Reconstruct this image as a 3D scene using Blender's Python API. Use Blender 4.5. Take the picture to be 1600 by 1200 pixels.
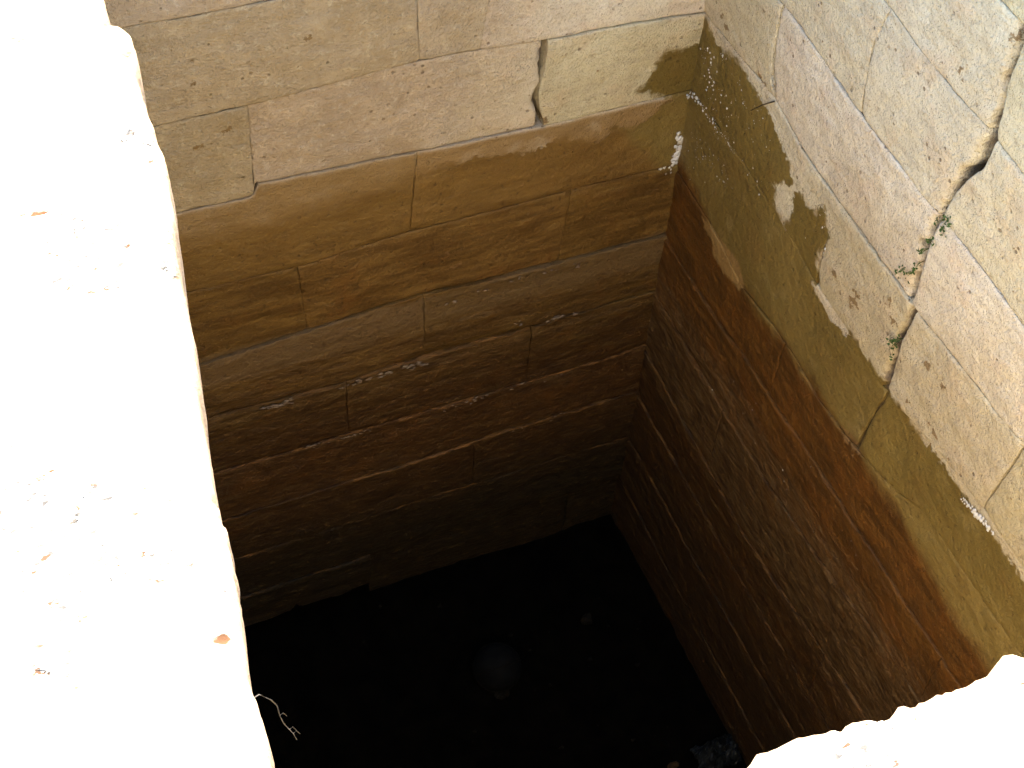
import bpy, math, random
import numpy as np
from mathutils import Matrix, Vector

for o in list(bpy.data.objects):
    bpy.data.objects.remove(o)
scene = bpy.context.scene
col = scene.collection
R = math.radians

# ------------------------------------------------------------------ camera
# world: the back/right inner corner of the shaft is x=0, y=0; the rim is z=0
CAM = np.array([-1.816204, -2.755250, 1.6])
FPX, IW, IH = 2600.0, 1600, 1200
MC = np.array([[0.920693680, -0.386442398, 0.054638994],
               [-0.270084480, -0.731922423, -0.625574888],
               [0.281740165, 0.561205702, -0.778248443]])   # rows: right, down, forward
cd = bpy.data.cameras.new('camera')
cam = bpy.data.objects.new('camera', cd)
col.objects.link(cam)
rt, dn, fw = (Vector(r) for r in MC)
m = Matrix((rt, -dn, -fw)).transposed().to_4x4()
m.translation = Vector(CAM)
cam.matrix_world = m
cd.sensor_width = 36.0
cd.lens = 36.0 * FPX / IW
cd.clip_start, cd.clip_end = 0.02, 500
scene.camera = cam
scene.cycles.max_bounces = 8
scene.cycles.use_adaptive_sampling = True
scene.cycles.adaptive_threshold = 0.02

# ------------------------------------------------------------------ sky, sun, exposure
SUN_EL, SUN_AZ = 44.0, 22.0          # azimuth measured from +y (behind the back wall) towards +x
w = bpy.data.worlds.new('World')
scene.world = w
w.use_nodes = True
nt = w.node_tree
bg = nt.nodes['Background']
sky = nt.nodes.new('ShaderNodeTexSky')
sky.sky_type = 'NISHITA'
sky.sun_disc = False
sky.sun_elevation = R(SUN_EL)
sky.sun_rotation = R(SUN_AZ)
nt.links.new(sky.outputs[0], bg.inputs[0])
bg.inputs[1].default_value = 0.08
ld = bpy.data.lights.new('sun', 'SUN')
ld.energy = 4.5
ld.angle = R(0.5)
ld.color = (1.0, 0.94, 0.84)
sun = bpy.data.objects.new('sun', ld)
col.objects.link(sun)
tosun = Vector((math.sin(R(SUN_AZ)) * math.cos(R(SUN_EL)), math.cos(R(SUN_AZ)) * math.cos(R(SUN_EL)), math.sin(R(SUN_EL))))
sun.rotation_euler = tosun.to_track_quat('Z', 'Y').to_euler()
sun.location = tosun * 20
vs = scene.view_settings
vs.view_transform = 'Standard'
vs.look = 'None'
vs.exposure = 3.35
vs.gamma = 1.0
vs.use_curve_mapping = False

# ------------------------------------------------------------------ helpers
def ray_on(px, axis, val):
    d = MC.T @ np.array([(px[0] - 800) / FPX, (px[1] - 600) / FPX, 1.0])
    t = (val - CAM[axis]) / d[axis]
    return CAM + t * d

def back(px):          # photo point on the back wall -> (x, z)
    p = ray_on(px, 1, 0.0); return (p[0], p[2])
def right(px):         # photo point on the right wall -> (y, z)
    p = ray_on(px, 0, 0.0); return (p[1], p[2])
def rim(px, z=0.0):
    p = ray_on(px, 2, z); return (p[0], p[1])

def _h(ix, iy, seed):
    n = (ix.astype(np.int64) * 374761393 + iy.astype(np.int64) * 668265263 + seed * 1442695041) & 0x7fffffff
    n = ((n ^ (n >> 13)) * 1274126177) & 0x7fffffff
    n = ((n ^ (n >> 16)) * 668265263) & 0x7fffffff
    return (n ^ (n >> 15)) / float(0x7fffffff)
def vnoise(x, y, seed=0):
    x = np.asarray(x, float); y = np.asarray(y, float)
    ix, iy = np.floor(x), np.floor(y)
    fx, fy = x - ix, y - iy
    fx = fx * fx * (3 - 2 * fx); fy = fy * fy * (3 - 2 * fy)
    a, b = _h(ix, iy, seed), _h(ix + 1, iy, seed)
    c, d = _h(ix, iy + 1, seed), _h(ix + 1, iy + 1, seed)
    return (a * (1 - fx) + b * fx) * (1 - fy) + (c * (1 - fx) + d * fx) * fy - 0.5
def fbm(x, y, seed=0, oct=4, gain=0.5):
    s = 0; a = 1.0; f = 1.0
    for k in range(oct):
        s = s + a * vnoise(np.asarray(x) * f + 17.3 * k, np.asarray(y) * f - 9.1 * k, seed + k * 7)
        a *= gain; f *= 2.03
    return s
def sstep(a, b, x):
    t = np.clip((np.asarray(x, float) - a) / (b - a), 0, 1)
    return t * t * (3 - 2 * t)
def poly_sd(poly, x, y):
    """signed distance to a polygon, positive inside"""
    P = np.array(poly, float)
    d = np.full(x.shape, 1e9); ins = np.zeros(x.shape, bool)
    for i in range(len(P)):
        a, b = P[i], P[(i + 1) % len(P)]
        e = b - a
        t = np.clip(((x - a[0]) * e[0] + (y - a[1]) * e[1]) / max(e @ e, 1e-12), 0, 1)
        d = np.minimum(d, np.hypot(x - a[0] - t * e[0], y - a[1] - t * e[1]))
        c = ((a[1] > y) != (b[1] > y))
        with np.errstate(divide='ignore', invalid='ignore'):
            xi = (b[0] - a[0]) * (y - a[1]) / (b[1] - a[1] if b[1] != a[1] else 1e-12) + a[0]
        ins ^= c & (x < xi)
    return np.where(ins, d, -d)

def link(o, parent=None):
    col.objects.link(o)
    if parent is not None:
        o.parent = parent
    return o
def tag(o, label=None, cat=None, group=None, kind=None):
    if label: o['label'] = label
    if cat: o['category'] = cat
    if group: o['group'] = group
    if kind: o['kind'] = kind
    return o
def empty(name, loc=(0, 0, 0)):
    o = bpy.data.objects.new(name, None)
    o.empty_display_size = 0.1
    o.location = loc
    return link(o)
def mesh_obj(name, V, F, mat, parent=None, smooth=True, attrs=None, flat_from=None):
    me = bpy.data.meshes.new(name)
    me.from_pydata([tuple(v) for v in V], [], [tuple(f) for f in F])
    if smooth:
        s = np.ones(len(me.polygons), bool)
        if flat_from is not None:
            s[flat_from:] = False
        me.polygons.foreach_set('use_smooth', s)
    for k, v in (attrs or {}).items():
        a = me.attributes.new(k, 'FLOAT', 'POINT')
        a.data.foreach_set('value', np.asarray(v, np.float32))
    me.materials.append(mat)
    me.update()
    o = bpy.data.objects.new(name, me)
    return link(o, parent)

# ------------------------------------------------------------------ node helpers
class NT:
    def __init__(self, name):
        self.mat = bpy.data.materials.new(name)
        self.mat.use_nodes = True
        self.t = self.mat.node_tree
        self.b = self.t.nodes['Principled BSDF']
    def n(self, typ, **kw):
        nd = self.t.nodes.new(typ)
        for k, v in kw.items(): setattr(nd, k, v)
        return nd
    def put(self, sock, v):
        if isinstance(v, bpy.types.NodeSocket): self.t.links.new(v, sock)
        elif v is not None:
            if isinstance(v, (tuple, list)) and len(v) == 3 and sock.type == 'RGBA': v = (*v, 1)
            sock.default_value = v
    def math(self, op, a, b=None, c=None, clamp=False):
        nd = self.n('ShaderNodeMath', operation=op); nd.use_clamp = clamp
        for i, v in enumerate((a, b, c)):
            if v is not None: self.put(nd.inputs[i], v)
        return nd.outputs[0]
    def add(self, a, b): return self.math('ADD', a, b)
    def mul(self, a, b): return self.math('MULTIPLY', a, b)
    def step(self, x, a, b, t0=0.0, t1=1.0):
        nd = self.n('ShaderNodeMapRange', interpolation_type='SMOOTHSTEP')
        for i, v in enumerate((x, a, b, t0, t1)): self.put(nd.inputs[i], v)
        return nd.outputs[0]
    def mix(self, f, a, b, mode='MIX'):
        nd = self.n('ShaderNodeMix', data_type='RGBA', blend_type=mode)
        self.put(nd.inputs[0], f); self.put(nd.inputs[6], a); self.put(nd.inputs[7], b)
        return nd.outputs[2]
    def pos(self):
        return self.n('ShaderNodeNewGeometry').outputs['Position']
    def scale(self, v, s):
        nd = self.n('ShaderNodeVectorMath', operation='MULTIPLY')
        self.put(nd.inputs[0], v); nd.inputs[1].default_value = s
        return nd.outputs[0]
    def noise(self, v, sc, det=4.0, rough=0.55, dist=0.0):
        nd = self.n('ShaderNodeTexNoise')
        self.put(nd.inputs['Vector'], v)
        nd.inputs['Scale'].default_value = sc; nd.inputs['Detail'].default_value = det
        nd.inputs['Roughness'].default_value = rough; nd.inputs['Distortion'].default_value = dist
        return nd.outputs[0]
    def voro(self, v, sc, feature='F1'):
        nd = self.n('ShaderNodeTexVoronoi', feature=feature)
        self.put(nd.inputs['Vector'], v); nd.inputs['Scale'].default_value = sc
        return nd.outputs['Distance']
    def attr(self, name):
        return self.n('ShaderNodeAttribute', attribute_name=name).outputs['Fac']
    def xyz(self, v):
        nd = self.n('ShaderNodeSeparateXYZ'); self.put(nd.inputs[0], v)
        return nd.outputs
    def comb(self, x, y, z):
        nd = self.n('ShaderNodeCombineXYZ')
        for i, v in enumerate((x, y, z)): self.put(nd.inputs[i], v)
        return nd.outputs[0]
    def bump(self, h, strength, dist, prev=None):
        nd = self.n('ShaderNodeBump')
        self.put(nd.inputs['Strength'], strength); nd.inputs['Distance'].default_value = dist
        self.put(nd.inputs['Height'], h)
        if prev is not None: self.put(nd.inputs['Normal'], prev)
        return nd.outputs[0]
    def done(self, color, rough=0.85, spec=0.25, normal=None):
        self.put(self.b.inputs['Base Color'], color)
        self.put(self.b.inputs['Roughness'], rough)
        self.put(self.b.inputs['Specular IOR Level'], spec)
        if normal is not None: self.put(self.b.inputs['Normal'], normal)
        return self.mat

# ------------------------------------------------------------------ materials
def wall_material():
    k = NT('shaft limestone')
    p = k.pos()
    X, Y, Z = k.xyz(p)
    S = k.add(X, Y)                                   # runs along either wall
    stretched = k.comb(k.mul(S, 1.0), 0.0, k.mul(Z, 6.5))
    n_big = k.noise(p, 2.2, 2, 0.55)
    n_mid = k.noise(p, 9.0, 4, 0.6)
    n_fine = k.noise(p, 48.0, 4, 0.65)
    n_grain = k.noise(p, 170.0, 2, 0.6)
    n_str = k.noise(stretched, 5.0, 4, 0.62)
    n_str2 = k.noise(stretched, 16.0, 4, 0.68)
    bid = k.attr('tone')
    # dry stone: pale cream with pinkish and grey-buff patches; browner on the back wall
    dry = k.mix(k.step(n_big, 0.35, 0.66), (0.60, 0.525, 0.365), (0.70, 0.635, 0.475))
    dry = k.mix(k.step(n_mid, 0.50, 0.64, 0.0, 0.55), dry, (0.63, 0.50, 0.345))
    dry = k.mix(k.step(n_mid, 0.46, 0.34, 0.0, 0.55), dry, (0.75, 0.69, 0.52))
    dry = k.mix(k.mul(k.step(n_str, 0.46, 0.66), 0.4), dry, (0.45, 0.385, 0.285))
    buff = k.mix(k.step(n_mid, 0.35, 0.65), (0.34, 0.25, 0.145), (0.44, 0.34, 0.215))
    buff = k.mix(k.step(n_str, 0.42, 0.62, 0.0, 0.6), buff, (0.37, 0.295, 0.205))
    dry = k.mix(k.attr('buff'), dry, buff)
    dry = k.mix(k.step(n_grain, 0.54, 0.70, 0.0, 0.30), dry, (0.27, 0.205, 0.125))
    dry = k.mix(k.step(n_fine, 0.54, 0.70, 0.0, 0.30), dry, (0.72, 0.64, 0.48))
    dry = k.mix(k.step(n_fine, 0.44, 0.30, 0.0, 0.42), dry, (0.30, 0.215, 0.13))
    pock = k.mul(k.step(k.voro(p, 34.0), 0.16, 0.09), k.step(n_mid, 0.46, 0.60))
    dry = k.mix(k.mul(pock, 0.7), dry, (0.20, 0.14, 0.08))
    # damp stain
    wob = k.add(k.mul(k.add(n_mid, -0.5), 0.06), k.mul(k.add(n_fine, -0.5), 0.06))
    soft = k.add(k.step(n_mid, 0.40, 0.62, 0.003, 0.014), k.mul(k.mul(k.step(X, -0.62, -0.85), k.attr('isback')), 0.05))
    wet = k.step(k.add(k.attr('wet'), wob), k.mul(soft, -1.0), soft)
    olive = k.mix(k.step(n_big, 0.4, 0.65), (0.185, 0.142, 0.056), (0.255, 0.20, 0.088))
    olive = k.mix(k.step(n_mid, 0.5, 0.75, 0.0, 0.5), olive, (0.20, 0.13, 0.05))
    brown = k.mix(k.step(n_str, 0.38, 0.64), (0.080, 0.037, 0.0085), (0.150, 0.072, 0.018))
    brown = k.mix(k.step(n_mid, 0.44, 0.68, 0.0, 0.65), brown, (0.165, 0.068, 0.014))
    bkst = k.mix(k.step(n_str, 0.38, 0.64), (0.105, 0.059, 0.017), (0.185, 0.115, 0.042))
    bkst = k.mix(k.step(n_mid, 0.52, 0.70, 0.0, 0.55), bkst, (0.165, 0.078, 0.020))
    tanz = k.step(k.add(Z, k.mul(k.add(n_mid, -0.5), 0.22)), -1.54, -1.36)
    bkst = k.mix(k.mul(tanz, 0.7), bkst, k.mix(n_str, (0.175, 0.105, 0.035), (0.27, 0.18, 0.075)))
    olive = k.mix(k.step(n_mid, 0.44, 0.32, 0.0, 0.45), olive, (0.32, 0.265, 0.15))
    olive = k.mix(k.step(n_fine, 0.54, 0.66, 0.0, 0.4), olive, (0.15, 0.105, 0.04))
    brown = k.mix(k.attr('isback'), brown, bkst)
    isb = k.attr('isback')
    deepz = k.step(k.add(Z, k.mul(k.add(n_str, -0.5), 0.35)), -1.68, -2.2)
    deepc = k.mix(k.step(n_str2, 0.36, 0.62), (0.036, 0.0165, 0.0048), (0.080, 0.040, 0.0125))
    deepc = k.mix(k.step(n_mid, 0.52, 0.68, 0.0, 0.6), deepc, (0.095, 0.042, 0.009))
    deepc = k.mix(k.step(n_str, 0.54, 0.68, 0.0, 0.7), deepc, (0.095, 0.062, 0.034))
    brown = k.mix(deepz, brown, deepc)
    silt_shade = k.mul(k.step(k.add(Z, k.mul(k.add(n_str, -0.5), 0.3)), -2.3, -2.8), k.step(isb, 0, 1, 0.6, 1.0))  # dark silt stain that also paints in the light lost with depth
    brown = k.mix(silt_shade, brown, k.mix(k.step(n_str2, 0.36, 0.64), (0.009, 0.0065, 0.002), (0.025, 0.017, 0.0055)))
    flake = k.mul(k.step(n_str2, 0.56, 0.68), k.step(n_grain, 0.48, 0.62))
    brown = k.mix(k.mul(flake, k.step(Z, -1.6, -1.8, 0.0, 0.75)), brown, (0.20, 0.145, 0.095))
    oz = k.step(k.add(k.attr('olive'), k.mul(k.add(n_mid, -0.5), 0.22)), -0.05, 0.05)
    stain = k.mix(oz, brown, olive)
    # grey-violet lime bloom on the eroded bands, pale scrape
    grey = k.step(k.add(k.attr('grey'), k.mul(k.add(n_str2, -0.5), 0.9)), 0.30, 0.62)
    stain = k.mix(k.mul(grey, 0.85), stain, (0.165, 0.115, 0.078))
    pale = k.step(k.add(k.attr('pale'), k.mul(k.add(n_fine, -0.5), 0.045)), -0.004, 0.006)
    stain = k.mix(pale, stain, (0.30, 0.205, 0.11))
    stain = k.mix(k.step(n_grain, 0.63, 0.76, 0.0, 0.4), stain, (0.18, 0.12, 0.06))
    stain = k.mix(k.step(n_fine, 0.42, 0.28, 0.0, 0.6), stain, (0.04, 0.022, 0.007))
    tan = k.mul(k.attr('tan'), k.step(n_mid, 0.30, 0.50, 0.75, 1.0))
    dry = k.mix(tan, dry, k.mix(n_str, (0.225, 0.14, 0.052), (0.32, 0.215, 0.095)))
    dry = k.mix(1.0, dry, (1.05, 1.045, 1.02), 'MULTIPLY')
    stain = k.mix(1.0, stain, (0.92, 0.82, 0.50), 'MULTIPLY')
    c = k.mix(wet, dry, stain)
    rust = k.step(k.add(k.attr('spot'), k.mul(k.add(n_fine, -0.5), 3.2)), 0.50, 0.75)
    c = k.mix(k.mul(rust, 0.8), c, (0.20, 0.115, 0.04))
    c = k.mix(k.mul(k.step(k.add(k.attr('crack_shade'), k.mul(k.add(n_fine, -0.5), 1.0)), 0.25, 0.75), 0.85), c, (0.150, 0.118, 0.098))  # shade inside the crack, painted grey-brown onto the stone
    lift = k.step(k.attr('lip'), 0.3, 0.9)
    c = k.mix(k.mul(lift, k.step(n_str2, 0.42, 0.6)), c, (0.19, 0.092, 0.026))
    c = k.mix(1.0, c, k.comb(bid, bid, k.mul(bid, bid)), 'MULTIPLY')
    pits = k.step(k.voro(k.scale(p, (1, 1, 1.4)), 130), 0.02, 0.30)
    rgh = k.step(wet, 0, 1, 1.0, 0.4)
    h = k.add(k.mul(n_fine, 0.55), k.mul(n_mid, 0.8))
    h = k.add(h, k.mul(k.add(k.mul(pits, 0.5), n_grain), k.mul(rgh, 0.34)))
    h = k.add(h, k.mul(n_str2, k.step(Z, -1.6, -1.9, 0.05, 0.38)))
    h = k.add(h, k.mul(pock, -0.35))
    nb = k.bump(h, 1.0, 0.014)
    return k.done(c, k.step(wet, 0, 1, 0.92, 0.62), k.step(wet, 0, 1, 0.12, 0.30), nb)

def slab_material():
    k = NT('sun bleached limestone')
    p = k.pos()
    n1 = k.noise(p, 4.0, 5, 0.6); n2 = k.noise(p, 30.0, 5, 0.65); n3 = k.noise(p, 160.0, 3, 0.7)
    c = k.mix(k.step(n1, 0.4, 0.65), (0.66, 0.60, 0.49), (0.74, 0.69, 0.58))
    c = k.mix(k.step(n3, 0.6, 0.75, 0.0, 0.3), c, (0.45, 0.38, 0.28))
    sp = k.step(k.add(k.attr('spot'), k.mul(k.add(n2, -0.5), 0.8)), 0.40, 0.60)
    c = k.mix(sp, c, (0.09, 0.042, 0.02))
    q = k.scale(p, (1.0, 2.4, 1.0))
    n4 = k.noise(q, 75.0, 2, 0.5)
    zone = k.step(n1, 0.46, 0.56)
    c = k.mix(k.mul(k.step(n4, 0.585, 0.63), zone), c, (0.08, 0.072, 0.064))
    n5 = k.noise(k.scale(p, (1.0, 1.7, 3.0)), 33.0, 3, 0.6)
    c = k.mix(k.mul(k.step(n5, 0.605, 0.67), zone), c, (0.09, 0.048, 0.028))
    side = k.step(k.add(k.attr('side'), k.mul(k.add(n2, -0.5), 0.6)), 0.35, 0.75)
    c = k.mix(k.mul(side, 0.9), c, (0.25, 0.165, 0.095))  # shade of the turned-away slab edges, painted as brown stone colour
    nb = k.bump(k.add(n2, k.mul(n3, 0.25)), 0.6, 0.006)
    return k.done(c, 0.92, 0.12, nb)

def plain(name, a, b, sc=20, rough=0.85, spec=0.2, bump=0.5, bd=0.006):
    k = NT(name)
    p = k.pos()
    n = k.noise(p, sc, 5, 0.6)
    c = k.mix(k.step(n, 0.35, 0.65), a, b)
    return k.done(c, rough, spec, k.bump(n, bump, bd))

M_WALL = wall_material()
M_SLAB = slab_material()
M_MORTAR = plain('joint_dirt', (0.05, 0.034, 0.015), (0.115, 0.08, 0.04), 40)
M_GROUND = plain('dusty ground', (0.42, 0.35, 0.25), (0.52, 0.45, 0.34), 6, bump=0.6, bd=0.02)
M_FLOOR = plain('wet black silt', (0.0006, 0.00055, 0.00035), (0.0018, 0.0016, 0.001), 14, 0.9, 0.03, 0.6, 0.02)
M_SALT = plain('white salt crust', (0.62, 0.60, 0.55), (0.80, 0.79, 0.74), 90, bump=0.8, bd=0.004)
M_CRUST = plain('dull mineral crust', (0.16, 0.11, 0.065), (0.28, 0.21, 0.145), 60)
M_LEAF = plain('weed leaf', (0.04, 0.075, 0.016), (0.085, 0.13, 0.035), 120)
M_LID = plain('dull grey metal', (0.0034, 0.0037, 0.004), (0.0055, 0.006, 0.0063), 25, 0.8, 0.05)
M_STONE = plain('dark pebble', (0.0045, 0.004, 0.003), (0.011, 0.0095, 0.0065), 30, 0.9, 0.05)
M_BAG = plain('grubby plastic film', (0.004, 0.0055, 0.0065), (0.016, 0.0195, 0.021), 30, 0.5, 0.2)
M_RUST = plain('rusty scrap', (0.02, 0.011, 0.003), (0.035, 0.02, 0.006), 40)
M_TWIG = plain('dark twig', (0.05, 0.035, 0.02), (0.09, 0.065, 0.04), 60)
M_WEB = plain('pale dusty thread', (0.035, 0.03, 0.026), (0.07, 0.062, 0.054), 60)

# ------------------------------------------------------------------ stains measured on the walls (wall coordinates)
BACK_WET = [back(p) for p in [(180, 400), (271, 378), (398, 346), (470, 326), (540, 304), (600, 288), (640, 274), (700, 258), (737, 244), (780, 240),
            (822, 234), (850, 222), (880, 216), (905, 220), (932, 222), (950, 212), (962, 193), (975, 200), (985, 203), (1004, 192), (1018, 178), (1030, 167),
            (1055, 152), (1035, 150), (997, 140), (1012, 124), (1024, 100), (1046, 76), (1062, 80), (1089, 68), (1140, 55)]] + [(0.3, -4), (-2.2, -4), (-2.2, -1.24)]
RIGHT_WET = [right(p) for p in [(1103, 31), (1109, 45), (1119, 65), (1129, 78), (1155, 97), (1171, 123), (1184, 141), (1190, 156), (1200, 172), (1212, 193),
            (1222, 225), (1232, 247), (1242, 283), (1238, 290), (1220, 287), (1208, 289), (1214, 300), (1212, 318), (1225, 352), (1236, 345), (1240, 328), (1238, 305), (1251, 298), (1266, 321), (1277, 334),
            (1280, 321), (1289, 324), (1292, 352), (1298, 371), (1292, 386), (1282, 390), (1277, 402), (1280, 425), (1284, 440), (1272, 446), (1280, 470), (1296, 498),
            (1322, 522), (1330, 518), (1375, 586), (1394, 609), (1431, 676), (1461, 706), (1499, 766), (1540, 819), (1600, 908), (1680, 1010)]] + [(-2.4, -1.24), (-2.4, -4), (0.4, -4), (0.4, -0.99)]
RIGHT_PALE = [right(p) for p in [(1096, 338), (1112, 352), (1122, 372), (1140, 392), (1153, 410), (1159, 432), (1162, 450), (1152, 452), (1140, 436), (1126, 424), (1114, 400), (1112, 376), (1100, 358)]]
RIGHT_SPOTS = [(1306, 425, .016), (1340, 460, .014), (1336, 470, .014), (1332, 478, .012), (1396, 500, .012), (1450, 660, .012), (1462, 680, .010), (1582, 58, .012),
               (1420, 630, .010), (1500, 110, .012), (1450, 570, .012), (1470, 600, .012), (1388, 470, .015), (1330, 690, .03), (1190, 120, .012), (1198, 132, .012), (1131, 25, .012), (1137, 45, .010)]
BACK_SPOTS = [(712, 414, .012), (775, 405, .008), (695, 395, .008), (355, 205, .012), (480, 60, .01), (310, 230, .010), (845, 185, .02), (300, 130, .010), (350, 545, .01)]

def wall_attrs(kind, s, z):
    a = {}
    zero = np.zeros_like(s)
    if kind == 'back':
        a['wet'] = poly_sd(BACK_WET, s, z)
        a['buff'] = sstep(-0.15, -0.75, s + 0.45 * (z + 0.9) * 0 + 0.18 * fbm(s * 3, z * 3, 5)) * 0.95 * sstep(0.1, -0.5, z) 
        a['isback'] = zero + 1
        a['olive'] = 0.25 + s * 1.2 + (z + 1.25) * 0.9
        J = np.interp(s, *zip(*sorted(BJ[5])))
        a['tan'] = sstep(0.004, -0.012, z - J)
        a['grey'] = sstep(-1.70, -1.745, z) * sstep(-2.12, -1.80, z) * (0.45 + 0.5 * sstep(-1.86, -1.76, z)) + 0.25 * sstep(-1.95, -2.0, z) * sstep(-2.25, -2.15, z)
        a['pale'] = zero - 1
        sp, f = BACK_SPOTS, back
    elif kind == 'right':
        a['wet'] = poly_sd(RIGHT_WET, s, z)
        a['buff'] = 0.30 * sstep(-0.6, 0.0, s) * sstep(-0.3, -0.9, z) + 0.40 * sstep(-0.75, -1.15, z) * sstep(-0.4, -0.8, s)
        a['isback'] = zero
        a['olive'] = (z + 1.525 - 0.05 * sstep(-0.35, 0, s)) * 1.6 + 0.12 * fbm(s * 2.3, z * 2.3, 9, 3) + np.where(s < -1.0, (s + 1.0) * -0.10, 0) 
        a['tan'] = zero
        a['grey'] = 0.42 * sstep(-1.75, -1.9, z) * sstep(-2.5, -2.2, z) + 0.15 * sstep(-1.9, -1.75, z) * sstep(-1.3, -1.6, z) * 0
        a['pale'] = poly_sd(RIGHT_PALE, s, z)
        sp, f = RIGHT_SPOTS, right
    else:
        a['wet'] = -1.25 - z + 0.12 * fbm(s * 3, z * 3, 3)
        a['buff'] = zero + 0.4; a['isback'] = zero + (kind == 'front'); a['olive'] = z + 1.5; a['tan'] = zero
        a['grey'] = zero; a['pale'] = zero - 1
        sp, f = [], None
    spot = zero.copy()
    for x, y, r in sp:
        c = f((x, y))
        spot = np.maximum(spot, np.exp(-(((s - c[0]) / (r * 1.3)) ** 2 + ((z - c[1]) / r) ** 2)))
    a['spot'] = spot
    return a

# ------------------------------------------------------------------ block work
XL, YF, ZB = -1.50, -2.17, -3.12       # left wall, front wall, silt level
LWY, LWX = [-2.3, -2.0, -1.7, -.75, 0], [-1.71, -1.68, -1.645, -1.56, -1.47]
WALLMAP = {
    'back': lambda s, z, d: (s, -d, z),
    'right': lambda s, z, d: (-d, s, z),
    'left': lambda s, z, d: (np.interp(s, LWY, LWX) + d, s, z),
    'front': lambda s, z, d: (s, YF + d, z)}
def ticks(length, step):
    e = [0, .003, .007, .013, .021]
    if length < .08: return np.linspace(0, 1, 7)
    n = max(2, int((length - .042) / step))
    mid = np.linspace(.021, length - .021, n + 1)[1:-1]
    return np.array(e + list(mid) + [length - t for t in e[::-1]]) / length
_seed = [10]
def block(parent, kind, L, Rr, T, B, step=0.0105, gap=0.0016, proud=None, ero=None, rough=1.0, name='block', chip=0.55, lip=0.0, ridges=0.0, gl=0.0, gr=0.0):
    """one stone: L,Rr give s(z); T,B give z(s); ero = {side: (depth, width)} for worn edges"""
    _seed[0] += 3; sd = _seed[0]
    rnd = random.Random(sd)
    zm = (T((L(-9) + Rr(-9)) / 2) + B((L(-9) + Rr(-9)) / 2)) / 2
    zm = float(zm)
    W = float(Rr(zm) - L(zm)); H = float(T((L(zm) + Rr(zm)) / 2) - B((L(zm) + Rr(zm)) / 2))
    u, v = np.meshgrid(ticks(W, step), ticks(H, step))
    smid = float((L(zm) + Rr(zm)) / 2)
    zg = B(smid) + v * (T(smid) - B(smid))
    s = L(zg) + u * (Rr(zg) - L(zg))
    z = B(s) + v * (T(s) - B(s))
    eL, eR, eB, eT = u * W, (1 - u) * W, v * H, (1 - v) * H
    # ragged edges: pull the outline in by a little noise
    j = gap / 2
    pull = lambda q, k: j + chip * (0.0014 * np.clip(fbm(q * 22, q * 0 + k, sd + k, 4) + .1, 0, 1) + 0.003 * np.clip(fbm(q * 5, q * 0 + k, sd + 5 + k, 3) - .12, 0, 1))
    near = lambda e: np.exp(-e / 0.018)
    thin = 0.5 * (gap - 0.0004) if gap < 0.004 else 0.0
    s = s + (pull(z, 1) - thin) * near(eL) - (pull(z, 2) - thin) * near(eR)
    jag = lambda q, g, k: g * np.clip(0.7 + 1.3 * fbm(q * 24, q * 0 + k, sd + 40 + k, 5, .65), 0.05, 2)
    if gl: s = s + jag(z, gl, 1) * near(eL)
    if gr: s = s - jag(z, gr, 2) * near(eR)
    z = z + pull(s, 3) * near(eB) - pull(s, 4) * near(eT)
    if proud is None: proud = rnd.uniform(-0.0012, 0.0012)
    d = proud + rough * (0.0050 * fbm(s * 4, z * 6, 3, 3) + 0.0042 * fbm(s * 21, z * 27, sd + 1, 5, .6))
    d = d + rnd.uniform(-.002, .002) * (u - .5) + rnd.uniform(-.002, .002) * (v - .5)
    if ridges:
        d = d + ridges * 0.6 * fbm(s * 3.2, z * 46 + 0.8 * vnoise(s * 3, z * 3, 4), 77, 3, 0.7)
    side = {'l': eL, 'r': eR, 'b': eB, 't': eT}
    crack_shade = np.zeros(s.shape)
    for q, e in side.items():
        dep, wid = (ero or {}).get(q, (0.0028, 0.0018) if q in 'bt' else (0.0016, 0.0016))
        t = (s if q in 'bt' else z)
        wv = wid * (1 + 1.4 * fbm(t * 19, t * 0 + ord(q), sd + 2, 4, .6))
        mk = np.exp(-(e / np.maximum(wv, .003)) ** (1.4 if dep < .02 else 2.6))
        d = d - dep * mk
        if dep > .02: crack_shade = np.maximum(crack_shade, mk ** .7)  # mask for the shade painted on deeply worn crack edges
        if dep > .02: d = d + 0.022 * np.sqrt(mk) * fbm(s * 26, z * 34, sd + 9, 4, .65)
    cr = np.minimum.reduce([np.hypot(a, b) for a in (eL, eR) for b in (eB, eT)])
    d = d - 0.004 * chip * np.exp(-(cr / 0.014) ** 2)
    A = wall_attrs(kind, s, z)
    A['tone'] = np.full(s.shape, rnd.uniform(0.88, 1.07))
    A['crack_shade'] = crack_shade
    A['lip'] = lip * np.exp(-(eT / 0.012) ** 2) * (vnoise(s * 6, z * 0, sd) > -0.12)  # painted orange highlight where the block's top edge catches light
    X = WALLMAP[kind](s, z, d)
    V = np.stack([np.broadcast_to(a, s.shape) for a in X], -1).reshape(-1, 3)
    nv, nu = s.shape
    idx = np.arange(nv * nu).reshape(nv, nu)
    F = np.stack([idx[:-1, :-1], idx[:-1, 1:], idx[1:, 1:], idx[1:, :-1]], -1).reshape(-1, 4)
    ring = np.concatenate([idx[0, :-1], idx[:-1, -1], idx[-1, :0:-1], idx[:0:-1, 0]])
    X2 = WALLMAP[kind](s.ravel()[ring], z.ravel()[ring], np.full(len(ring), -0.13))
    V2 = np.stack([np.broadcast_to(a, ring.shape) for a in X2], -1)
    n0 = len(V); nr = len(ring)
    k = np.arange(nr)
    F2 = np.stack([ring, n0 + k, n0 + (k + 1) % nr, ring[(k + 1) % nr]], -1)
    at = {q: np.concatenate([np.broadcast_to(a, s.shape).ravel(), np.broadcast_to(a, s.shape).ravel()[ring]]) for q, a in A.items()}
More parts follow.
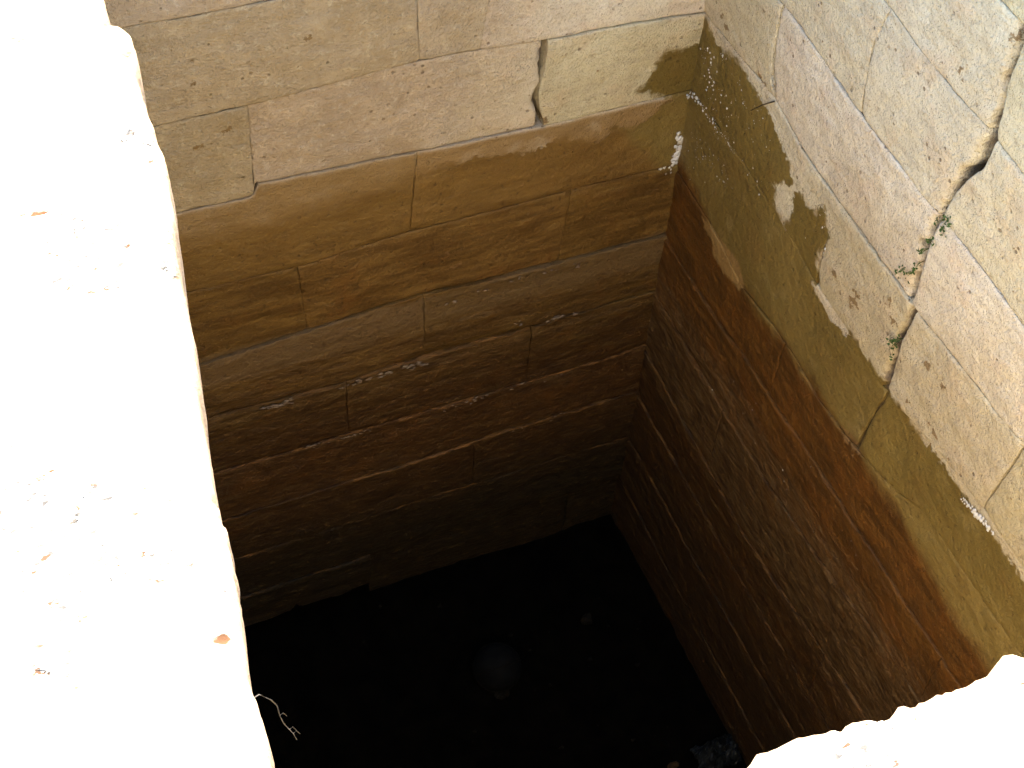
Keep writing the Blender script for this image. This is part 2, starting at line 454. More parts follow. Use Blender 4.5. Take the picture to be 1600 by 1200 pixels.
    return mesh_obj(name, np.concatenate([V, V2]), F.tolist() + F2.tolist(), M_WALL, parent, True, at, len(F))

def line(pts):
    pts = sorted(pts)
    xs, ys = [p[0] for p in pts], [p[1] for p in pts]
    return lambda t: np.interp(np.asarray(t, float), xs, ys)
def vline(pts):                                   # s as a function of z
    pts = sorted((z, s) for s, z in pts)
    zs, ss = [p[0] for p in pts], [p[1] for p in pts]
    return lambda t: np.interp(np.asarray(t, float), zs, ss)
def const(c): return lambda t: np.asarray(t, float) * 0 + c

# bed joints of the back wall, top to bottom (x, z)
BJ = [[(-2, 0), (0.2, 0)],
      [(-2, -.205), (-.8, -.215), (.2, -.225)],
      [(-2, -.43), (-.6, -.44), (.2, -.455)],
      [(-2, -.640), (-1.374, -.643), (-1.248, -.651), (-1.064, -.653), (-.5, -.680), (.2, -.715)],
      [(-2, -.925), (-1.354, -.923), (-1.147, -.925), (-.747, -.910), (-.573, -.921), (-.42, -.932), (-.2, -.942), (-.009, -.960), (.2, -.965)],
      [(-2, -1.20), (-1.346, -1.198), (-1.166, -1.203), (-1.152, -1.203), (-1.146, -1.168), (-.9, -1.180), (-.668, -1.192), (-.411, -1.204), (-.2, -1.209), (.2, -1.210)],
      [(-2, -1.47), (-1.341, -1.471), (-1.054, -1.480), (-.805, -1.459), (-.309, -1.461), (.2, -1.470)],
      [(-2, -1.75), (-1.34, -1.745), (-1.032, -1.729), (-.722, -1.707), (-.508, -1.721), (.2, -1.738)],
      [(-2, -1.97), (-1.276, -1.967), (-.944, -1.975), (-.83, -1.967), (-.393, -1.965), (.2, -1.955)],
      [(-2, -2.21), (-1.088, -2.214), (-.678, -2.213), (.2, -2.206)],
      [(-2, -2.44), (-.794, -2.435), (-.251, -2.418), (.2, -2.425)],
      [(-2, -2.652), (-.836, -2.649), (.2, -2.650)],
      [(-2, -2.882), (-.803, -2.864), (.2, -2.87)],
      [(-2, -3.25), (.2, -3.25)]]
BV = [[-.95, -.30], [-1.2, -.52], [-.98, -.36],
      [[(-.748, -.70), (-.741, -.908)], [(-.560, -.68), (-.591, -.921)]],
      [[(-1.147, -.925), (-1.150, -1.2)], [(-.418, -.93), (-.424, -1.03), (-.433, -1.095), (-.428, -1.14), (-.411, -1.20)]],
      [[(-.744, -1.22), (-.761, -1.46)]],
      [[(-1.059, -1.49), (-1.046, -1.70)], [(-.309, -1.46), (-.327, -1.71)]],
      [[(-.722, -1.72), (-.716, -1.95)]],
      [-.947, -.394], [], [[(-.553, -2.43), (-.549, -2.65)]], [], [-.89, -.192]]

def build_wall(kind, J, VJ, s0, s1, parent, opts=None, step=0.0105):
    """s0..s1 are the ends of the wall; opts[(course, index)] overrides a block"""
    for c in range(len(J) - 1):
        T, B = line(J[c]), line(J[c + 1])
        vs_ = [const(s0)] + [vline(v) if isinstance(v, list) else const(v) for v in VJ[c]] + [const(s1)]
        for i in range(len(vs_) - 1):
            o = dict(step=step)
            o.update((opts or {}).get((c, -1), {})); o.update((opts or {}).get((c, i), {}))
            if o.pop('skip', False): continue
            block(parent, kind, vs_[i], vs_[i + 1], T, B, **o)

wall_b = empty('stone_wall')
tag(wall_b, 'back wall of pale block courses with ragged brown damp stain and dark lower half', 'wall')
ob = {}
for c in range(5, 13): ob[(c, -1)] = dict(lip=0.0, rough=1.0)
for c in (7, 8): ob[(c, -1)] = dict(lip=0.8, rough=1.1, ridges=0.0088)
for c in (9, 10, 11, 12): ob[(c, -1)] = dict(lip=0.9, rough=1.0, ridges=0.0055)
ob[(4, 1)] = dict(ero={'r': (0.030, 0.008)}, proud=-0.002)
ob[(4, 2)] = dict(proud=0.005)
ob[(4, 0)] = dict(proud=0.000)
ob[(5, -1)] = dict(proud=0.003, lip=0.0)
ob[(6, -1)] = dict(proud=0.003)
ob[(7, -1)] = dict(lip=0.0, rough=1.1, ridges=0.0088, proud=0.010)
ob[(8, -1)] = dict(lip=0.7, rough=1.1, ridges=0.0088, proud=0.014)
ob[(9, -1)] = dict(lip=0.9, rough=1.0, ridges=0.0055, proud=0.016)
ob[(10, -1)] = dict(lip=0.9, rough=1.0, ridges=0.0055, proud=0.022)
ob[(11, -1)] = dict(lip=0.7, rough=1.0, ridges=0.0055, proud=0.020)
ob[(12, 0)] = dict(skip=True)
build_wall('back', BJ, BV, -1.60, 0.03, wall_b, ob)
# the lowest left block is broken off above the silt and leaves a black gap
block(wall_b, 'back', const(-1.6), const(-.89), line(BJ[12]), line([(-1.7, -3.06), (-1.261, -3.045), (-1.16, -3.035), (-1.145, -3.012), (-1.13, -3.03), (-1.0, -3.045), (-.93, -3.03), (-.88, -3.03)]),
      ridges=0.01, rough=1.0, proud=0.024, lip=0.5)

# right wall bed joints (y, z)
RJ = [[(-3, 0), (.2, 0)],
      [(-3, -.23), (-.967, -.228), (.2, -.225)],
      [(-3, -.47), (-1.13, -.467), (-1.047, -.464), (-.997, -.463), (-.86, -.472), (-.742, -.467), (-.665, -.458), (.2, -.455)],
      [(-3, -.745), (-1.277, -.739), (-1.021, -.727), (-.935, -.733), (-.753, -.737), (-.618, -.733), (-.415, -.714), (-.29, -.707), (.2, -.70)],
      [(-3, -.955), (-1.392, -.959), (-1.31, -.977), (-1.168, -.978), (-1.025, -.988), (-.95, -.985), (-.75, -.985), (-.509, -.973), (-.34, -.938), (-.1, -.955), (.2, -.966)],
      [(-3, -1.22), (-1.531, -1.222), (-1.384, -1.216), (-1.183, -1.234), (-1.042, -1.261), (-.975, -1.267), (-.779, -1.249), (-.679, -1.247), (-.54, -1.219), (-.319, -1.203), (-.039, -1.206), (.2, -1.207)],
      [(-3, -1.42), (-1.229, -1.428), (-1.139, -1.474), (-.973, -1.516), (-.786, -1.538), (-.658, -1.516), (-.537, -1.523), (-.394, -1.543), (-.202, -1.50), (.2, -1.475)],
      [(-3, -1.70), (-.782, -1.725), (-.488, -1.729), (-.328, -1.748), (.2, -1.740)],
      [(-3, -1.90), (-1.345, -1.929), (-1.046, -1.967), (-.723, -2.005), (-.365, -1.99), (.2, -1.957)],
      [(-3, -2.19), (-1.218, -2.227), (-.924, -2.27), (-.675, -2.285), (-.3, -2.25), (.2, -2.21)],
      [(-3, -2.42), (-.6, -2.46), (.2, -2.43)],
      [(-3, -2.66), (-.6, -2.68), (.2, -2.65)],
      [(-3, -2.92), (-1.008, -2.935), (-.391, -2.91), (.2, -2.87)],
      [(-3, -3.25), (.2, -3.25)]]
RV = [[-1.72, -1.01, -.42],
      [-1.66, [(-1.010, -.226), (-1.018, -.247), (-1.022, -.301), (-1.021, -.348), (-1.041, -.453), (-1.043, -.47)], -.25],
      [-1.55, [(-1.041, -.453), (-1.035, -.548), (-.998, -.627), (-.985, -.709), (-.984, -.74)], [(-.655, -.446), (-.63, -.552), (-.639, -.626), (-.653, -.702), (-.655, -.74)]],
      [-1.72, [(-.983, -.709), (-.978, -.788), (-.976, -.877), (-.978, -.96), (-.985, -.99)], [(-.305, -.70), (-.311, -.827), (-.326, -.909), (-.351, -.94)]],
      [-1.95, [(-1.400, -.960), (-1.398, -.987), (-1.376, -1.20), (-1.374, -1.23)], [(-1.000, -.96), (-1.003, -.982), (-.992, -1.081), (-1.003, -1.212), (-1.003, -1.27)], [(-.690, -.97), (-.68, -.998), (-.666, -1.083), (-.669, -1.186), (-.681, -1.23), (-.682, -1.25)]],
      [-1.62, [(-1.004, -1.25), (-.99, -1.30), (-.971, -1.53)]],
      [-1.75, -.62], [-1.45], [-1.72, -.45], [-1.12], [-1.65, -.75], [-1.32], [-1.6, -.9]]
wall_r = empty('stone_wall')
tag(wall_r, 'right wall of bright cream blocks split by a long crack above an olive stain', 'wall')
orr = {}
worn = (0.042, 0.030)
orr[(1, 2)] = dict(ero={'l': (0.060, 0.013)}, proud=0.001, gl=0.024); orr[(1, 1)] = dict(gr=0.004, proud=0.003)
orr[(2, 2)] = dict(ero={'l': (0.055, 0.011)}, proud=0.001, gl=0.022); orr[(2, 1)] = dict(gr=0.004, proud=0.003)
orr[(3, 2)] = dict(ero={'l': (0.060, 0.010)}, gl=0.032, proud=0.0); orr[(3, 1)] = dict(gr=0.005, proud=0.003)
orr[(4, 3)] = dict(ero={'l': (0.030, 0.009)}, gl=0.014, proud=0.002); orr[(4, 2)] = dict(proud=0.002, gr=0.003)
orr[(4, 1)] = dict(proud=0.001)
orr[(2, 3)] = dict(proud=0.000)
orr[(3, 3)] = dict(proud=0.003)
for i in range(4): orr[(5, i)] = dict(proud=-0.002, rough=0.8, gl=0.004 if i == 2 else 0)
orr[(4, 4)] = dict(proud=0.001, rough=0.8)
orr[(6, -1)] = dict(proud=-0.002, rough=1.0, ridges=0.003)
orr[(7, -1)] = dict(proud=0.002, rough=1.0, ridges=0.0077, lip=0.0)
orr[(8, -1)] = dict(proud=0.003, rough=1.1, ridges=0.0088, lip=0.5)
orr[(9, -1)] = dict(proud=0.005, rough=1.0, ridges=0.0077, lip=0.7)
orr[(10, -1)] = dict(proud=0.008, rough=1.0, ridges=0.0066, lip=0.7)
orr[(11, -1)] = dict(proud=0.010, rough=1.1, ridges=0.0055, lip=0.6)
orr[(12, -1)] = dict(proud=0.012, rough=1.1, ridges=0.0055, lip=0.6)
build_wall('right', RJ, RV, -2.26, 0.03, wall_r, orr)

# left and front walls (turned away from the camera)
wall_l = empty('stone_wall')
tag(wall_l, 'left wall of the shaft, hidden in shadow beneath the white rim slab', 'wall')
wall_f = empty('stone_wall')
tag(wall_f, 'front wall of the shaft beneath the white slab in the lower right', 'wall')
zc = [-.22, -.45, -.70, -.95, -1.22, -1.48, -1.73, -1.97, -2.21, -2.45, -2.68, -2.92, -3.25]
SJ = [[(-4, q), (1, q + 0.004)] for q in zc]
rr = random.Random(4)
lv = [sorted(rr.uniform(-1.9, -.2) if k == 9 else -2.17 + (k + (.5 if c % 2 else .9)) * .62 + rr.uniform(-.06, .06) for k in range(3)) for c in range(12)]
fv = [[-1.05 + rr.uniform(-.05, .05), -.45 + rr.uniform(-.05, .05)] if c % 2 else [-.75 + rr.uniform(-.06, .06)] for c in range(12)]
build_wall('left', SJ, lv, -2.26, -0.03, wall_l, None, 0.03)
build_wall('front', SJ, fv, -1.70, -0.03, wall_f, None, 0.03)

for q in (wall_b, wall_r, wall_l, wall_f): q['kind'] = 'thing'
# earth and mortar packed behind the blocks
def sheet(name, pts, mat, parent):
    return mesh_obj(name, pts, [(0, 1, 2, 3)], mat, parent, False)
def mortar(kind, s0, s1, deep, parent):
    ss, zz = np.meshgrid(np.arange(s0, s1, .02), np.arange(-3.4, -.004, .02))
    d = -0.008 + 0.003 * fbm(ss * 15, zz * 15, 61, 3)
    for (sc, z0, z1, wd) in deep:
        d = d - 0.075 * sstep(wd + .03, wd, np.abs(ss - sc)) * sstep(z0 - .03, z0, zz) * sstep(z1 + .03, z1, zz)
    P = np.stack(np.broadcast_arrays(*WALLMAP[kind](ss, zz, d)), -1).reshape(-1, 3)
    idx = np.arange(ss.size).reshape(ss.shape)
    F = np.stack([idx[:-1, :-1], idx[:-1, 1:], idx[1:, 1:], idx[1:, :-1]], -1).reshape(-1, 4).tolist()
    mesh_obj('mortar', P, F, M_MORTAR, parent)
mortar('back', -1.7, .03, [(-.425, -1.2, -.93, .03), (-1.2, -3.3, -3.0, .32)], wall_b)
mortar('right', -2.4, .03, [(-1.01, -1.0, -.2, .07), (-1.0, -1.22, -1.0, .02)], wall_r)
q = 0.045
sheet('mortar', [(-1.79, -2.4, -3.4), (-1.53, .1, -3.4), (-1.53, .1, -.22), (-1.79, -2.4, -.22)], M_MORTAR, wall_l)
sheet('mortar', [(-1.8, YF - q, -3.4), (.1, YF - q, -3.4), (.1, YF - q, -.22), (-1.8, YF - q, -.22)], M_MORTAR, wall_f)

# ------------------------------------------------------------------ rim slabs
SLAB_SPOTS = [(10, 60, .010), (100, 17, .008), (82, 31, .010), (105, 26, .006), (134, 27, .006), (10, 114, .008), (30, 455, .0), (195, 378, .013), (187, 302, .010), (55, 329, .016), (35, 331, .010), (72, 326, .012),
              (185, 451, .010), (118, 451, .005), (115, 500, .006), (98, 499, .005), (56, 530, .007), (120, 564, .009), (22, 557, .006), (275, 637, .007), (228, 663, .009), (143, 682, .009), (158, 674, .007), (5, 690, .016), (12, 694, .012), (2, 708, .010), (79, 730, .007), (90, 736, .007),
              (125, 731, .007), (123, 748, .006), (142, 763, .007), (194, 723, .006), (187, 707, .008), (290, 880, .018), (345, 990, .022), (285, 940, .010), (250, 860, .008), (225, 205, .008), (200, 170, .007), (235, 200, .007)]
def slab(name, edge, far, label, zt=0.0, thick=0.21, step=0.006, spots=(), axis='x', face=0.2, patches=()):
    """edge: inner outline points (x, y) ordered; far: matching outer coordinate; built as a grid from the inner edge outwards"""
    _seed[0] += 5; sd = _seed[0]
    E = np.array(edge, float)
    seg = np.concatenate([[0], np.cumsum(np.hypot(*np.diff(E, axis=0).T))])
    n = max(12, int(seg[-1] / step))
    t = np.linspace(0, seg[-1], n)
    ex, ey = np.interp(t, seg, E[:, 0]), np.interp(t, seg, E[:, 1])
    am = .006 if axis == 'x' else .009
    ex = ex + 0.006 * fbm(t * 16, t * 0, sd, 5, .62); ey = ey + am * fbm(t * (16 if axis == 'x' else 42), t * 0 + 5, sd, 5, .62)
    depth = np.concatenate([[0, .004, .009, .016, .025], np.linspace(.037, .9, 72)])
    if axis == 'x':
        PX = ex[:, None] + np.sign(far - ex.mean()) * depth[None, :] * abs(far - ex.mean()) / .9
        PY = np.broadcast_to(ey[:, None], PX.shape)
    else:
        PY = ey[:, None] + np.sign(far - ey.mean()) * depth[None, :] * abs(far - ey.mean()) / .9
        PX = np.broadcast_to(ex[:, None], PY.shape)
    e = depth[None, :] * np.ones_like(PX)
    PZ = zt + 0.008 * fbm(PX * 4, PY * 4, sd + 1, 3) + 0.004 * fbm(PX * 22, PY * 22, sd + 2, 4)
    wv = 0.006 * (1 + 1.6 * fbm(t * 6, t * 0 + 9, sd + 3, 3))[:, None]
    PZ = PZ - 0.012 * np.exp(-e / np.maximum(wv, .003)) - 0.005 * np.exp(-e / 0.04)
    et = np.minimum(t, seg[-1] - t)[:, None]
    PZ = PZ - 0.02 * np.exp(-et / 0.008)
    spot = np.zeros_like(PX)
    for x, y, r in spots:
        if r <= 0: continue
        c = rim((x, y), zt)
        g = 0.72 * np.exp(-(((PX - c[0]) / (r * .75)) ** 2 + ((PY - c[1]) / (r * .5)) ** 2))
        spot = np.maximum(spot, g)
    pit = np.clip(fbm(PX * 38, PY * 38, sd + 8, 2) - 0.30, 0, 1)
    PZ = PZ - 0.012 * spot - 0.05 * pit
    V = np.stack([PX, PY, PZ], -1).reshape(-1, 3)
    nv, nu = PX.shape
    idx = np.arange(nv * nu).reshape(nv, nu)
    F = np.stack([idx[:-1, :-1], idx[:-1, 1:], idx[1:, 1:], idx[1:, :-1]], -1).reshape(-1, 4).tolist()
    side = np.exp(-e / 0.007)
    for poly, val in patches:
        side = np.maximum(side, val * sstep(-.012, .010, poly_sd([rim(q_, zt) for q_ in poly], PX, PY)))  # extra patches of painted edge shade
    spot_a, side_a = [spot.ravel()], [side.ravel()]
    n0 = len(V); rows = [idx[:, 0]]; VV = [V]
    for k, (dz, dx) in enumerate([(.03, .010), (.06, .016), (.10, .014), (.15, .010), (thick, .004)]):
        out = dx * (1 + fbm(t * 8, t * 0 + k, sd + 4, 3)) * face
        if axis == 'x': P = np.stack([ex + out, ey, np.minimum(PZ[:, 0], zt) - dz], -1)
        else: P = np.stack([ex, ey + out, np.minimum(PZ[:, 0], zt) - dz], -1)
        VV.append(P); rows.append(n0 + np.arange(nv)); n0 += nv
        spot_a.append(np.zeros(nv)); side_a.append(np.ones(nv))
    for a, b in zip(rows[:-1], rows[1:]):
        F += np.stack([a[:-1], a[1:], b[1:], b[:-1]], -1).tolist()
    # the two ends and the outer face
    nf = len(F)
    for ring in (idx[0, ::-1], idx[-1, :], idx[:, -1]):
        P = V[ring].copy(); P[:, 2] = zt - thick
        VV.append(P); r2 = n0 + np.arange(len(ring)); n0 += len(ring)
        F += np.stack([ring[:-1], ring[1:], r2[1:], r2[:-1]], -1).tolist()
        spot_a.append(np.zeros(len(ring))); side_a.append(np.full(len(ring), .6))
    o = mesh_obj(name, np.concatenate(VV), F, M_SLAB, None, True, {'spot': np.concatenate(spot_a), 'side': np.concatenate(side_a)}, nf)
    tag(o, label, 'stone slab', None, 'thing')
    return o

le = [rim(p) for p in [(186, 21), (200, 33), (206, 60), (211, 85), (209, 108), (216, 122), (228, 150), (236, 178), (246, 215), (256, 250), (264, 290), (269, 318), (266, 338), (273, 380), (283, 440), (296, 520), (306, 590),
       (318, 660), (330, 740), (341, 800), (347, 822), (346, 832), (356, 880), (366, 930), (377, 985), (388, 1040), (402, 1090), (418, 1145), (432, 1200)]]
le += [(-1.68, -2.14), (-1.70, -2.6), (-1.70, -3.3)]
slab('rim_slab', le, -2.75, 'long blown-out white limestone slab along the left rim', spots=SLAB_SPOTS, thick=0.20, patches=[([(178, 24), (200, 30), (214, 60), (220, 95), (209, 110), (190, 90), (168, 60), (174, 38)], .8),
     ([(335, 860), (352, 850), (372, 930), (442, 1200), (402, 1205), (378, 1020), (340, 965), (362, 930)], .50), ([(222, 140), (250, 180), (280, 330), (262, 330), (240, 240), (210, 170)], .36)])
be = [(-1.50, 0.30), (-1.50, -.02), rim((158, -20)), rim((163, 5)), rim((168, 19))]
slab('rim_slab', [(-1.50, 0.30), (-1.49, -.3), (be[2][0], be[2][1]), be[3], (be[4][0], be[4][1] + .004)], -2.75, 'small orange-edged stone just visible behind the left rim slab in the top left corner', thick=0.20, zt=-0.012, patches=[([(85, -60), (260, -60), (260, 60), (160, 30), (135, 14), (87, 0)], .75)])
fe = [(-1.70, -2.150), (-1.55, -2.155), (-1.35, -2.17)] + [rim(p) for p in [(1150, 1206), (1175, 1186), (1186, 1173), (1200, 1169), (1245, 1148), (1297, 1125), (1308, 1128), (1318, 1128), (1340, 1117), (1375, 1111), (1396, 1109), (1410, 1101), (1430, 1092), (1455, 1078), (1462, 1075), (1492, 1070), (1520, 1062), (1540, 1053), (1556, 1043), (1562, 1036), (1572, 1020), (1590, 1014), (1602, 1015)]]
fe += [(fe[-1][0] + .15, fe[-1][1] - .01), (-.4, -2.12), (.25, -2.14)]
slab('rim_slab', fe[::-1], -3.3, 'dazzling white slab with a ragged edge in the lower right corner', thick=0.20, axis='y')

# ------------------------------------------------------------------ ground round the shaft, silt floor
def ground():
    xs = [-60, -20, -8, -4, -2.7, .04, 1, 4, 12, 60]; ys = [-60, -20, -8, -4, -3.25, .04, 1, 4, 12, 60]
    V = [(x, y, -.02) for y in ys for x in xs]; F = []
    for j in range(9):
        for i in range(9):
            if i == 4 and j == 4: continue
            F.append((j * 10 + i, j * 10 + i + 1, j * 10 + i + 11, j * 10 + i + 10))
    o = mesh_obj('ground', V, F, M_GROUND, None, False); o['kind'] = 'structure'
ground()
gx, gy = np.meshgrid(np.linspace(-1.75, .1, 70), np.linspace(-2.3, .1, 90))
gz = ZB + 0.03 * fbm(gx * 3, gy * 3, 31, 3) + 0.012 * fbm(gx * 14, gy * 14, 32, 3)
idx = np.arange(gx.size).reshape(gx.shape)
F = np.stack([idx[:-1, :-1], idx[:-1, 1:], idx[1:, 1:], idx[1:, :-1]], -1).reshape(-1, 4).tolist()
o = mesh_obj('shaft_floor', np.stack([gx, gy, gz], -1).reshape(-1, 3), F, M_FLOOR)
o['kind'] = 'structure'

# ------------------------------------------------------------------ small things
def on_back(px, lift=0.004):
    p = back(px); return Vector((p[0], -lift, p[1]))
def on_right(px, lift=0.004):
    p = right(px); return Vector((-lift, p[0], p[1]))
def on_floor(px, z=None):
    p = ray_on(px, 2, ZB if z is None else z); return Vector(p)

def lump(center, rad, seed, squash=(1, 1, 1), amp=0.35, nu=10, nv=7):
    V, F = [], []
    rn = random.Random(seed)
    ph = [rn.uniform(0, 6.28) for _ in range(6)]
    for j in range(nv + 1):
        th = math.pi * j / nv
        for i in range(nu):
            f = 2 * math.pi * i / nu
            d = Vector((math.sin(th) * math.cos(f), math.sin(th) * math.sin(f), math.cos(th)))
            r = rad * (1 + amp * (0.5 * math.sin(3 * d.x + ph[0]) * math.sin(4 * d.y + ph[1]) + 0.5 * math.sin(6 * d.z + ph[2]) * math.cos(5 * d.x + ph[3]) + rn.uniform(-.15, .15) * (0 < j < nv)))
            V.append((center[0] + d.x * r * squash[0], center[1] + d.y * r * squash[1], center[2] + d.z * r * squash[2]))
    for j in range(nv):
        for i in range(nu):
            F.append((j * nu + i, j * nu + (i + 1) % nu, (j + 1) * nu + (i + 1) % nu, (j + 1) * nu + i))
    return V, F
def merge(parts):
    V, F = [], []
    for v, f in parts:
        n = len(V); V += v; F += [tuple(i + n for i in q) for q in f]
    return V, F
def tube(pts, r0, r1, n=6):
    V, F = [], []
    pts = [Vector(p) for p in pts]
    for i, p in enumerate(pts):
        t = (pts[min(i + 1, len(pts) - 1)] - pts[max(i - 1, 0)]).normalized()
        a = t.orthogonal().normalized(); b = t.cross(a)
        r = r0 + (r1 - r0) * i / (len(pts) - 1)
        for k in range(n):
            f = 2 * math.pi * k / n
            V.append(tuple(p + a * r * math.cos(f) + b * r * math.sin(f)))
    for i in range(len(pts) - 1):
        for k in range(n):
            F.append((i * n + k, i * n + (k + 1) % n, (i + 1) * n + (k + 1) % n, (i + 1) * n + k))
    F.append(tuple(range(n))[::-1]); F.append(tuple(range((len(pts) - 1) * n, len(pts) * n)))
    return V, F

rn = random.Random(12)
# white salt crust in the corner of the shaft and along a joint of the right wall
crusts = [('b', [(1060, 212), (1062, 218), (1061, 226), (1060, 235), (1056, 243), (1052, 250)], .015), ('b', [(1046, 259), (1038, 264), (1030, 265)], .009), ('b', [(1075, 148), (1080, 152)], .008)]
for w_, pts, r in crusts:
    parts = []
    for p in pts:
        for k in range(7):
            parts.append(lump(on_back((p[0] + rn.gauss(0, 2.2), p[1] + rn.gauss(0, 4)), .005), r * rn.uniform(.15, .6), rn.random(), (1, .45, 1), .9, 9, 6))
    mesh_obj('salt_crust', *merge(parts), M_SALT, wall_b)
parts = []
for t in np.linspace(0, 1, 70):
    x, y = 1506 + 48 * t, 778 + 56 * t
    parts.append(lump(on_right((x + rn.uniform(-3, 3), y + rn.uniform(-4, 4)), .003), rn.uniform(.001, .0060) * (1 - abs(t - .5)), rn.random(), (.5, 1, 1), .5, 8, 5))
mesh_obj('salt_crust', *merge(parts), M_SALT, wall_r)
parts = []
for t in np.linspace(0, 1, 60):
    x, y = 1083 + 70 * t, 146 + 98 * t
    parts.append(lump(on_right((x + rn.uniform(-2, 2), y + rn.uniform(-4, 4)), .002), rn.uniform(.0006, .0042) * (1.15 - t), rn.random(), (.5, 1, 1), .5, 8, 5))
mesh_obj('salt_crust', *merge(parts), M_SALT, wall_r)
parts = []
for seg, n, r in ([[(345, 646), (400, 630), (470, 614)], 60, .0042], [[(528, 600), (560, 585), (620, 570), (665, 556)], 46, .0034], [[(690, 470), (790, 432), (900, 405)], 34, .0026], [[(765, 500), (830, 495), (905, 478)], 34, .0032], [[(690, 630), (790, 598), (880, 573)], 40, .0026], [[(470, 692), (585, 661)], 22, .0024], [[(760, 676), (880, 637)], 20, .0022]):
    sx, sy = [p[0] for p in seg], [p[1] for p in seg]
    for _ in range(n):
        x = rn.uniform(sx[0], sx[-1])
        if vnoise(x * .06, 3.0, 9) < -.12: continue
        parts.append(lump(on_back((x, float(np.interp(x, sx, sy)) + rn.gauss(1.5, 2.0)), .019), r * rn.uniform(.3, 1.2), rn.random(), (2.2, .9, .7), .8, 8, 5))
mesh_obj('mineral_crust', *merge(parts), M_CRUST, wall_b)['kind'] = 'stuff'
parts = []
# crumbs of salt scattered over the olive stain
parts = []
def specks(n, quad, smin, smax):
    q = [np.array(p, float) for p in quad]
    for _ in range(n):
        u, v = rn.random(), rn.random()
        p = (q[0] * (1 - u) + q[1] * u) * (1 - v) + (q[3] * (1 - u) + q[2] * u) * v
        parts.append(lump(on_right(p, .001), smin + (smax - smin) * rn.random() ** 3, rn.random(), (.6, 1, 1), .5, 6, 4))
specks(90, [(1092, 70), (1130, 80), (1190, 175), (1100, 150)], .0007, .0030)
specks(90, [(1090, 150), (1190, 160), (1235, 290), (1130, 240)], .0007, .0030)
specks(60, [(1150, 230), (1235, 285), (1290, 385), (1180, 300)], .0007, .0030)
specks(30, [(1260, 350), (1290, 330), (1290, 400), (1255, 380)], .0010, .0036)
specks(60, [(1080, 200), (1130, 250), (1150, 300), (1070, 280)], .0006, .0018)
specks(45, [(1060, 500), (1250, 700), (1450, 1000), (1150, 700)], .0006, .0022)
o = mesh_obj('salt_specks', *merge(parts), M_SALT, wall_r); o['kind'] = 'stuff'

# tiny weeds rooted in the long crack
def weed(name, spots, label, seed):
    r_ = random.Random(seed)
    root = empty(name); root.location = (0, 0, 0)
    tag(root, label, 'weed', 'weeds in the wall crack')
    stems, leaves = [], []
    for (px, n, spread) in spots:
        base = on_right(px, -0.012)
        for _ in range(n):
            tip = base + Vector((-r_.uniform(.012, .034), r_.gauss(0, spread), r_.gauss(-.004, spread)))
            mid = (base + tip) / 2 + Vector((-.004, 0, .004))
            stems.append(tube([base, mid, tip], .0006, .0004, 4))
            for _ in range(3):
                c = tip + Vector((r_.gauss(0, .004), r_.gauss(0, .006), r_.gauss(0, .006)))
                a = Vector((r_.gauss(0, 1), r_.gauss(0, 1), r_.gauss(0, 1))).normalized()
                b = a.orthogonal().normalized()
                L, W = r_.uniform(.0035, .0065), r_.uniform(.0018, .003)
                nrm = a.cross(b) * .0008
                leaves.append(([tuple(c - a * L), tuple(c + b * W + nrm), tuple(c + a * L), tuple(c - b * W + nrm)], [(0, 1, 2, 3)]))
    mesh_obj('stems', *merge(stems), M_LEAF, root)['kind'] = 'stuff'
    mesh_obj('foliage', *merge(leaves), M_LEAF, root)['kind'] = 'stuff'
weed('weed', [((1424, 424), 4, .008), ((1436, 410), 3, .006), ((1448, 390), 3, .006), ((1415, 420), 4, .006)], 'largest green weed, trailing out of the wide crack in the right wall', 1)
weed('weed', [((1478, 343), 5, .006), ((1476, 356), 5, .006), ((1484, 338), 3, .005), ((1462, 372), 3, .006)], 'thin green weed in the wide crack, just above the largest weed', 2)
weed('weed', [((1398, 535), 7, .007), ((1404, 531), 4, .006)], 'lowest and smallest green weed tuft in the crack near the stain', 3)

# dark twig poking out of a joint in the right wall
a_, b_ = on_right((1212, 158), .004), on_right((1180, 171), .012)
o = mesh_obj('twig', *tube([a_, (a_ * .5 + b_ * .5) + Vector((0, 0, .004)), b_], .0022, .0010), M_TWIG)
tag(o, 'short dark twig stuck in a right wall joint beside the olive stain', 'twig')

# pale dry root hanging beside the left slab, bottom left
rp = [ray_on(p, 2, z) for p, z in [((405, 1085), -.34), ((424, 1094), -.38), ((433, 1103), -.40), ((437, 1118), -.41), ((443, 1130), -.43), ((452, 1140), -.44), ((458, 1146), -.45), ((464, 1156), -.46)]]
root = empty('dry_root'); tag(root, 'pale dry root hanging in the dark beside the left rim slab, bottom left', 'root')
wallp = (np.interp(rp[0][1], LWY, LWX) - .01, rp[0][1], -.36)
mesh_obj('stem', *tube([wallp] + rp, .0009, .0005), M_WEB, root)
for i in (3, 5, 6):
    p = Vector(rp[i]); mesh_obj('rootlet', *tube([p, p + Vector((.006, .004, -.004)), p + Vector((.010, .002, -.012))], .0009, .0004, 5), M_WEB, root)
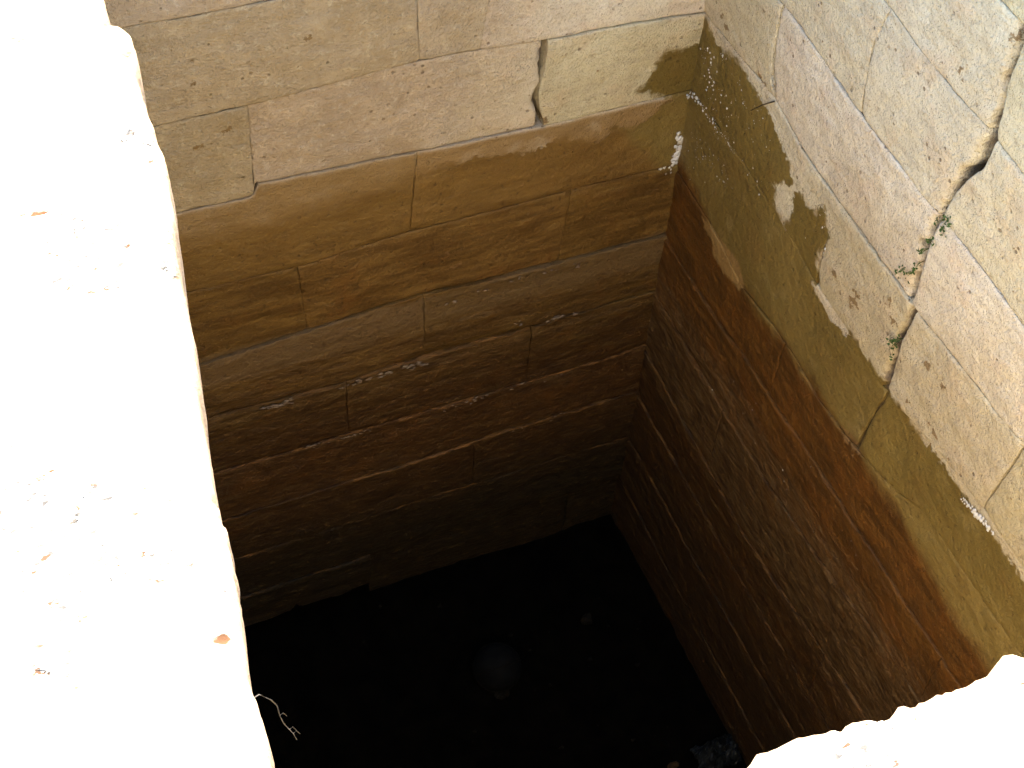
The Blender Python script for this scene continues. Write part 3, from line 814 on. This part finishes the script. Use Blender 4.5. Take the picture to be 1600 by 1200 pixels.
# on the silt floor
c = on_floor((777, 1043), ZB + 0.05)
ball = empty('ball', c); tag(ball, 'dim dark grey ball resting on the black floor of the shaft', 'ball')
V, F = lump((0, 0, 0), .078, 3, (1, 1, .97), .02, 28, 18)
mesh_obj('shell', V, F, M_LID, ball)
for q in range(2):
    pts = []
    for k in range(33):
        f = 2 * math.pi * k / 32
        v = Vector((math.cos(f), math.sin(f), 0)) * .0785
        if q: v = Vector((v.x, 0, v.y))
        pts.append(tuple(Matrix.Rotation(.5, 3, 'X') @ v))
    mesh_obj('seam', *tube(pts, .0016, .0016, 5), M_STONE, ball)
o = mesh_obj('stone', *lump(on_floor((785, 1083), ZB + .012), .022, 8, (1.1, .8, .7), .5), M_STONE, None, False)
tag(o, 'small brown stone on the floor just in front of the ball', 'stone')
o = mesh_obj('stone', *lump(on_floor((916, 968), ZB + .012), .020, 9, (1, 1, .8), .5), M_STONE, None, False)
tag(o, 'small lone stone on the black floor right of the ball and further back', 'stone')
# crumpled plastic film at the foot of the right wall
gx, gy = np.meshgrid(np.linspace(-1, 1, 22), np.linspace(-1, 1, 16))
cb = on_floor((1118, 1186))
rad = 1 - 0.25 * np.abs(fbm(gx * 2, gy * 2, 3, 2))
bx = cb.x + gx * .075 * rad; by = cb.y + gy * .05 * rad
bz = ZB + .02 + .05 * np.clip(1 - gx ** 2, 0, 1) * np.clip(1 - gy ** 2, 0, 1) + .05 * np.abs(fbm(gx * 3.2, gy * 3.2, 41, 4, .7))
idx = np.arange(gx.size).reshape(gx.shape)
F = np.stack([idx[:-1, :-1], idx[:-1, 1:], idx[1:, 1:], idx[1:, :-1]], -1).reshape(-1, 4).tolist()
o = mesh_obj('plastic_bag', np.stack([bx, by, bz], -1).reshape(-1, 3), F, M_BAG, None, False)
sm = o.modifiers.new('thickness', 'SOLIDIFY'); sm.thickness = .002
tag(o, 'crumpled bluish plastic bag on the floor at the foot of the right wall', 'plastic bag')
cs = on_floor((1052, 1196), ZB + .012)
o = mesh_obj('scrap', *lump(cs, .018, 5, (1.3, .7, .5), .5, 7, 4), M_RUST, None, False)
tag(o, 'small rusty orange scrap on the floor left of the bluish bag', 'scrap')
parts = []
for _ in range(150):
    x, y = rn.uniform(XL + .1, -.05), rn.uniform(-1.6, -.05) 
    r = .002 + .010 * rn.random() ** 4
    parts.append(lump((x, y, ZB + r * .3), r, rn.random(), (1, rn.uniform(.5, 1), .6), .5, 6, 4))
o = mesh_obj('floor_debris', *merge(parts), M_STONE, None, False)
tag(o, 'tiny bits of stone and litter strewn on the black floor', 'debris', None, 'stuff')
